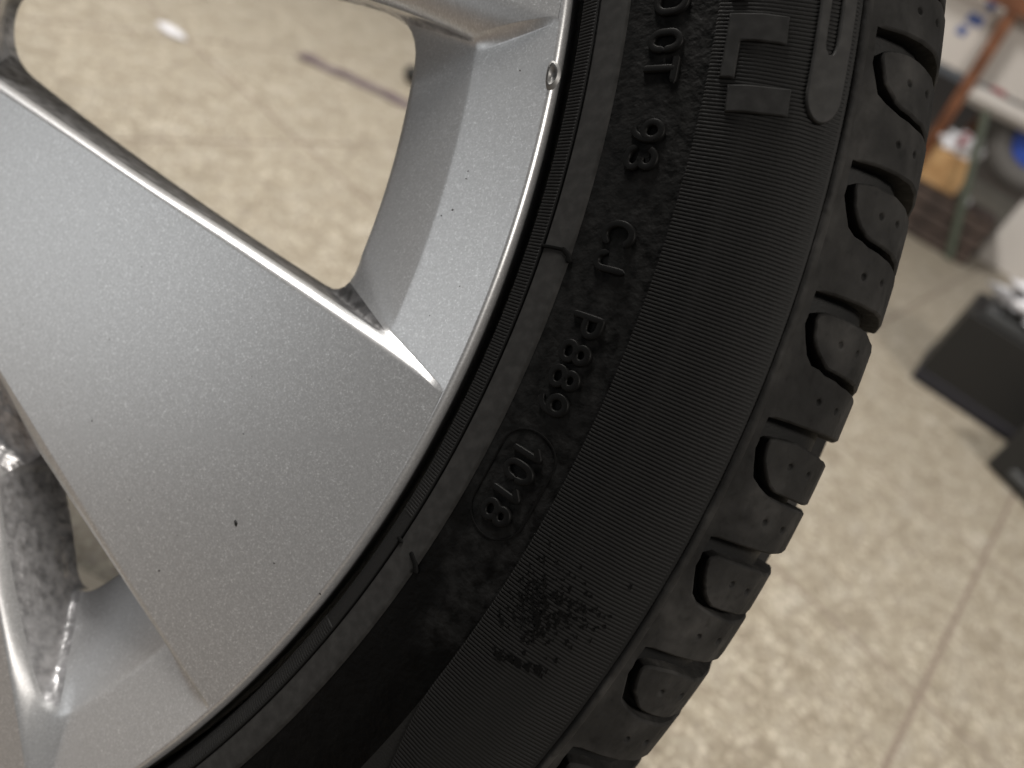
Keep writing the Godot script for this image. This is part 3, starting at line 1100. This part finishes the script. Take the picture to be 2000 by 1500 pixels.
func rib(m: MB, th: float, half: float, sl: Array, h: float) -> void:   # one fine radial rib
	var first := m.v.size()
	var k := sl.size()
	for j in k:
		var hh := -0.00005 if j == 0 or j == k - 1 else (lerpf(h, h * 0.4, float(j) / k) if k > 6 else h)
		var nn := sn(th, sl[j])
		var t := deg_to_rad(th)
		var tg := Vector3(-sin(t), cos(t), 0)
		m.add(sp(th - half * 0.92, sl[j], -0.00005), (nn * 0.5 - tg).normalized())
		m.add(sp(th - half * 0.55, sl[j], hh), (nn - tg * 0.35).normalized())
		m.add(sp(th + half * 0.55, sl[j], hh), (nn + tg * 0.35).normalized())
		m.add(sp(th + half * 0.92, sl[j], -0.00005), (nn * 0.5 + tg).normalized())
	for j in k - 1:
		for c in 3:
			var a := first + j * 4 + c
			m.quad(a, a + 1, a + 5, a + 4)


func nick(m: MB, th: float, s: float, dth: float, ds: float) -> void:
	var a := m.v.size()
	var nn := sn(th, s)
	for q in [[-1, -1], [1, -1], [1, 1], [-1, 1]]:
		m.add(sp(th + q[0] * dth, s + q[1] * ds * 0.5 - q[0] * ds * 0.4, 0.00053), nn)
	m.quad(a, a + 1, a + 2, a + 3)


func turned_y(dir: Vector2) -> Basis:                # x axis along a floor direction (x, z), y up
	var d := Vector3(dir.x, 0, dir.y).normalized()
	return Basis(d, Vector3.UP, d.cross(Vector3.UP))


func box_part(called: String, size: Vector3, c: float, m: String, parent: Node, at: Vector3, b := Basis()) -> MeshInstance3D:
	return put(called, chamfer_box(size, c), M[m], parent, Transform3D(b, at))


func beam_part(called: String, a: Vector3, b: Vector3, w: float, d: float, m: String, parent: Node) -> MeshInstance3D:
	var x := (b - a).normalized()
	var z := x.cross(Vector3.UP if absf(x.y) < 0.9 else Vector3.RIGHT).normalized()
	return put(called, chamfer_box(Vector3(a.distance_to(b), w, d), 0.002), M[m], parent, Transform3D(Basis(x, z.cross(x), z), (a + b) / 2.0))


func lump(size: Vector3, rough: float, sd: int, n := 28) -> ArrayMesh:   # a soft crumpled body, its base flattened
	var f := FastNoiseLite.new()
	f.seed = sd
	f.frequency = 1.0
	f.fractal_octaves = 3
	var m := MB.new()
	for i in n + 1:
		for j in n * 2:
			var a := PI * i / n
			var b := TAU * j / (n * 2)
			var d := Vector3(sin(a) * cos(b), cos(a), sin(a) * sin(b))
			var k := 1.0 + rough * f.get_noise_3dv(d * 1.6)
			m.add(Vector3(d.x * size.x, maxf(d.y * size.y, -size.y * 0.45), d.z * size.z) * k * 0.5, (d / size).normalized())
	for i in n:
		for j in n * 2:
			var a := i * n * 2 + j
			var b := i * n * 2 + (j + 1) % (n * 2)
			m.quad(a, b, b + n * 2, a + n * 2)
	var acc := PackedVector3Array()
	acc.resize(m.v.size())
	for i in range(0, m.ix.size(), 3):
		var g := (m.v[m.ix[i + 2]] - m.v[m.ix[i]]).cross(m.v[m.ix[i + 1]] - m.v[m.ix[i]])
		for k in 3:
			acc[m.ix[i + k]] += g
	for i in m.v.size():
		if acc[i].length() > 0.0:
			m.n[i] = acc[i].normalized()
	return m.mesh()


func background() -> void:
	var m := mat("black_plastic", gr(0.012), 0.5)
	m = mat("grey_plastic", gr(0.06, -0.05), 0.45)
	m = mat("blue_black", Color(0.13, 0.13, 0.16), 0.5)
	m = mat("white_board", Color(0.86, 0.84, 0.82), 0.4)
	m = mat("white_cloth", Color(0.88, 0.88, 0.90), 0.9)
	m = mat("blue_print", Color(0.32, 0.40, 0.64), 0.6)
	m = mat("blue_plastic", Color(0.25, 0.38, 0.78), 0.35)
	m = mat("red_print", Color(0.62, 0.10, 0.20), 0.6)
	m = mat("brown_wood", Color.WHITE, 0.6)
	m.albedo_texture = noise_tex(0.01, FastNoiseLite.TYPE_SIMPLEX_SMOOTH, 4, [[0.0, Color(0.40, 0.24, 0.15)], [1.0, Color(0.60, 0.40, 0.28)]], 256, 41)
	tri_tex(m, 6.0)
	m = mat("tan_card", Color.WHITE, 0.8)
	m.albedo_texture = noise_tex(0.012, FastNoiseLite.TYPE_SIMPLEX_SMOOTH, 3, [[0.0, Color(0.70, 0.54, 0.36)], [1.0, Color(0.82, 0.67, 0.48)]], 256, 42)
	tri_tex(m, 5.0)
	m = mat("dark_crate", Color.WHITE, 0.7)
	m.albedo_texture = noise_tex(0.012, FastNoiseLite.TYPE_SIMPLEX_SMOOTH, 4, [[0.0, Color(0.20, 0.165, 0.15)], [1.0, Color(0.38, 0.32, 0.29)]], 256, 43)
	tri_tex(m, 5.0)
	m = mat("green_metal", Color(0.30, 0.33, 0.28), 0.5)
	m = mat("grey_hose", Color(0.42, 0.41, 0.40), 0.55)
	m = mat("mauve_shade", Color(0.40, 0.35, 0.37), 0.9)  # shade of a tool on the tiles, put into a colour
	m = mat("pink_plastic", Color(0.74, 0.46, 0.48), 0.5)
	# black toolbox
	var b := turned_y(Vector2(0.159, 0.066))
	var o := thing("toolbox", "matt black toolbox with a grey rim along its top edge, right of the tyre", "toolbox", Transform3D(b, Vector3(0.663, 0, -1.403)))
	box_part("body", Vector3(0.42, 0.135, 0.20), 0.004, "black_plastic", o, Vector3(0.21, 0.0905, -0.10))
	box_part("base_band", Vector3(0.424, 0.026, 0.204), 0.003, "blue_black", o, Vector3(0.21, 0.013, -0.10))
	box_part("lid", Vector3(0.40, 0.016, 0.19), 0.003, "grey_plastic", o, Vector3(0.222, 0.166, -0.105))
	box_part("lid_tray", Vector3(0.38, 0.012, 0.17), 0.003, "black_plastic", o, Vector3(0.232, 0.180, -0.110))
	box_part("handle", Vector3(0.16, 0.014, 0.022), 0.005, "black_plastic", o, Vector3(0.27, 0.193, -0.125))
	var c := put("folded_rag", lump(Vector3(0.26, 0.09, 0.16), 0.7, 5), M["white_cloth"], self, Transform3D(b, b * Vector3(0.175, 0.206, -0.085) + Vector3(0.663, 0, -1.403)))
	tag(c, "crumpled white rag lying on top of the black toolbox", "rag")
	put("blue_stripe", lump(Vector3(0.07, 0.02, 0.09), 0.5, 6), M["blue_print"], c, Transform3D(Basis(), Vector3(0.03, 0.020, 0.0)))
	# low black case in front of it
	var b2 := turned_y(Vector2(0.05, 0.073))
	o = thing("tool_case", "low black case with a white label and grey edge strip, in front of the toolbox", "case", Transform3D(b2, Vector3(0.753, 0, -1.193)))
	box_part("shell", Vector3(0.30, 0.095, 0.20), 0.006, "black_plastic", o, Vector3(0.15, 0.0475, -0.10))
	box_part("edge_strip", Vector3(0.20, 0.014, 0.006), 0.002, "grey_plastic", o, Vector3(0.14, 0.022, 0.002))
	box_part("label_plate", Vector3(0.07, 0.002, 0.045), 0.0008, "white_board", o, Vector3(0.085, 0.0955, -0.035))
	box_part("latch", Vector3(0.03, 0.03, 0.008), 0.002, "grey_plastic", o, Vector3(0.22, 0.055, 0.003))
	# easel with a white board
	o = thing("easel", "brown wooden easel holding a white board with blue prints", "easel", Transform3D(Basis(), Vector3(0.9, 0, -2.85)))
	box_part("board", Vector3(0.80, 0.62, 0.014), 0.003, "white_board", o, Vector3(0.12, 0.755, -0.01))
	box_part("tray", Vector3(0.30, 0.055, 0.06), 0.02, "white_board", o, Vector3(0.085, 0.410, 0.03))
	beam_part("leg", Vector3(-0.03, 0, 0.06), Vector3(-0.125, 1.25, 0.03), 0.032, 0.028, "brown_wood", o)
	beam_part("leg", Vector3(0.62, 0, 0.06), Vector3(0.42, 1.25, 0.03), 0.032, 0.028, "brown_wood", o)
	beam_part("leg", Vector3(0.2, 0, -0.55), Vector3(0.18, 1.2, -0.05), 0.032, 0.028, "brown_wood", o)
	beam_part("crossbar", Vector3(-0.42, 0.66, 0.055), Vector3(0.46, 0.66, 0.055), 0.04, 0.02, "brown_wood", o)
	for q in [[-0.145, 0.585, 0.05, 0.030], [-0.16, 0.545, 0.03, 0.025], [-0.13, 0.72, 0.06, 0.03], [-0.13, 0.635, 0.025, 0.03]]:
		box_part("blue_print", Vector3(q[2], q[3], 0.002), 0.0008, "blue_print", o, Vector3(q[0], q[1], -0.0015))
	box_part("red_print", Vector3(0.05, 0.012, 0.002), 0.0006, "red_print", o, Vector3(0.045, 0.447, 0.0005))
	# what stands before the easel
	o = thing("wooden_crate", "low dark brown crate on the floor before the easel", "crate", Transform3D(turned_y(Vector2(0.16, 0.05)), Vector3(0.985, 0, -2.66)))
	for k in 3:
		box_part("slat", Vector3(0.27, 0.040, 0.012), 0.002, "dark_crate", o, Vector3(0, 0.024 + 0.046 * k, 0.094))
		box_part("slat", Vector3(0.27, 0.040, 0.012), 0.002, "dark_crate", o, Vector3(0, 0.024 + 0.046 * k, -0.094))
	for s in [-1, 1]:
		box_part("end_board", Vector3(0.014, 0.136, 0.174), 0.002, "dark_crate", o, Vector3(0.126 * s, 0.07, 0))
	box_part("lid_board", Vector3(0.264, 0.008, 0.2), 0.002, "dark_crate", o, Vector3(0, 0.1445, 0))
	c = put("cardboard_box", chamfer_box(Vector3(0.12, 0.105, 0.09), 0.003), M["tan_card"], self, Transform3D(turned_y(Vector2(0.16, 0.02)), Vector3(0.905, 0.2015, -2.68)))
	tag(c, "small tan cardboard box on top of the dark brown crate", "box")
	o = thing("packet", "crumpled white packet with a red mark, on the tan cardboard box", "packet", Transform3D(Basis(), Vector3(0.905, 0.254, -2.68)))
	put("wrapper", lump(Vector3(0.12, 0.085, 0.08), 0.6, 9), M["white_cloth"], o, Transform3D(Basis(), Vector3(0, 0.019, 0)))
	put("red_mark", lump(Vector3(0.034, 0.05, 0.02), 0.3, 10), M["red_print"], o, Transform3D(Basis(Vector3(0, 0, 1), 0.5), Vector3(-0.015, 0.040, 0.028)))
	c = put("white_knob", lump(Vector3(0.034, 0.034, 0.034), 0.05, 11), M["white_cloth"], self, Transform3D(Basis(), Vector3(0.985, 0.1485 + 0.0076, -2.595)))
	tag(c, "small round white knob on the front edge of the dark crate", "knob")
	c = beam_part("metal_post", Vector3(1.03, 0.0, -2.52), Vector3(0.868, 0.395, -2.60), 0.022, 0.016, "green_metal", self)
	tag(c, "dull green metal bar leaning against the dark crate", "bar")
	# pale box with the hose reel on it
	var b3 := turned_y(Vector2(0.167, 0.07))
	c = put("pale_carton", chamfer_box(Vector3(0.46, 0.215, 0.26), 0.004), M["white_board"], self, Transform3D(b3, Vector3(1.19, 0.1075, -2.745) + b3 * Vector3(0.23, 0, -0.13)))
	tag(c, "plain pale carton on the floor behind the black toolbox", "carton")
	o = thing("hose_reel", "round grey hose reel with a blue drum, standing on the pale carton", "hose reel", Transform3D(Basis(Vector3.UP, -0.35), Vector3(1.165, 0.383, -2.85)))
	var ring := TorusMesh.new()
	ring.inner_radius = 0.085
	ring.outer_radius = 0.166
	var up := Basis(Vector3(1, 0, 0), PI / 2)
	put("hose", ring, M["grey_hose"], o, Transform3D(up, Vector3(0, 0, 0)))
	var dr := lathe([Vector2(0.0, 0.030), Vector2(0.03, 0.030), Vector2(0.034, 0.024), Vector2(0.085, 0.020), Vector2(0.09, 0.014), Vector2(0.09, -0.02)], 64)
	put("drum", dr, M["blue_plastic"], o)
	put("hub", lathe([Vector2(0.0, 0.042), Vector2(0.030, 0.041), Vector2(0.036, 0.034), Vector2(0.036, 0.02)], 40), M["black_plastic"], o)
	# small things on the floor seen through the spokes
	o = thing("shadow_strip", "narrow mauve-grey strip painted as a tool shadow on the tiles, seen between the spokes", "shadow strip", Transform3D(Basis(), Vector3(-0.54, 0, -1.47)))
	var st := MB.new()  # flat strip whose dark colour stands in for a cast shadow
	var cl := [Vector3(-0.115, 0, 0.012), Vector3(-0.05, 0, 0.004), Vector3(0.02, 0, -0.008), Vector3(0.10, 0, -0.012), Vector3(0.24, 0, -0.03)]
	for i in 33:
		var t := i / 32.0 * 4.0
		var k := mini(int(t), 3)
		var p: Vector3 = cl[k].lerp(cl[k + 1], t - k)
		var hw := 0.019 + 0.003 * sin(i * 0.9)
		var y := 0.0032 + 0.0016 * sin(i * 0.7)
		for s in [-1, 1]:
			st.add(p + Vector3(0, y, s * hw), Vector3.UP)
			st.add(p + Vector3(0, 0.0006, s * hw), Vector3.UP)
	for i in 32:
		var a := i * 4
		st.quad(a, a + 2, a + 6, a + 4)
		st.quad(a, a + 1, a + 5, a + 4)
		st.quad(a + 2, a + 3, a + 7, a + 6)
	put("strip", st.mesh(), M["mauve_shade"], o)
	o = thing("screwdriver", "black-handled screwdriver with a pink collar on the tiles behind the rim", "screwdriver", Transform3D(turned_y(Vector2(0.9, 0.25)), Vector3(-0.50, 0.018, -1.63)))
	var lie := Basis(Vector3(0, 0, 1), -PI / 2)
	put("handle", lathe([Vector2(0.0, 0.0), Vector2(0.010, 0.001), Vector2(0.017, 0.012), Vector2(0.0175, 0.05), Vector2(0.013, 0.085), Vector2(0.010, 0.10), Vector2(0.0, 0.1)].map(func(q): return Vector2(q.x, -q.y)), 24), M["black_plastic"], o, Transform3D(Basis(Vector3(0, 1, 0), -PI / 2), Vector3()))
	put("collar", lathe([Vector2(0.0145, 0.0), Vector2(0.0185, -0.002), Vector2(0.0185, -0.016), Vector2(0.0145, -0.018)], 24), M["pink_plastic"], o, Transform3D(Basis(Vector3(0, 1, 0), -PI / 2), Vector3(0.055, 0, 0)))
	put("shaft", lathe([Vector2(0.0035, 0.0), Vector2(0.0035, -0.12), Vector2(0.0, -0.12)], 16), M["bare_metal"], o, Transform3D(Basis(Vector3(0, 1, 0), -PI / 2), Vector3(0.1, 0, 0)))
	c = put("paper_scrap", lump(Vector3(0.060, 0.008, 0.026), 0.6, 13), M["white_cloth"], self, Transform3D(turned_y(Vector2(0.9, 0.35)), Vector3(-0.80, 0.003, -1.262)))
	tag(c, "tiny scrap of white paper on a tile joint, seen between the spokes", "paper scrap")
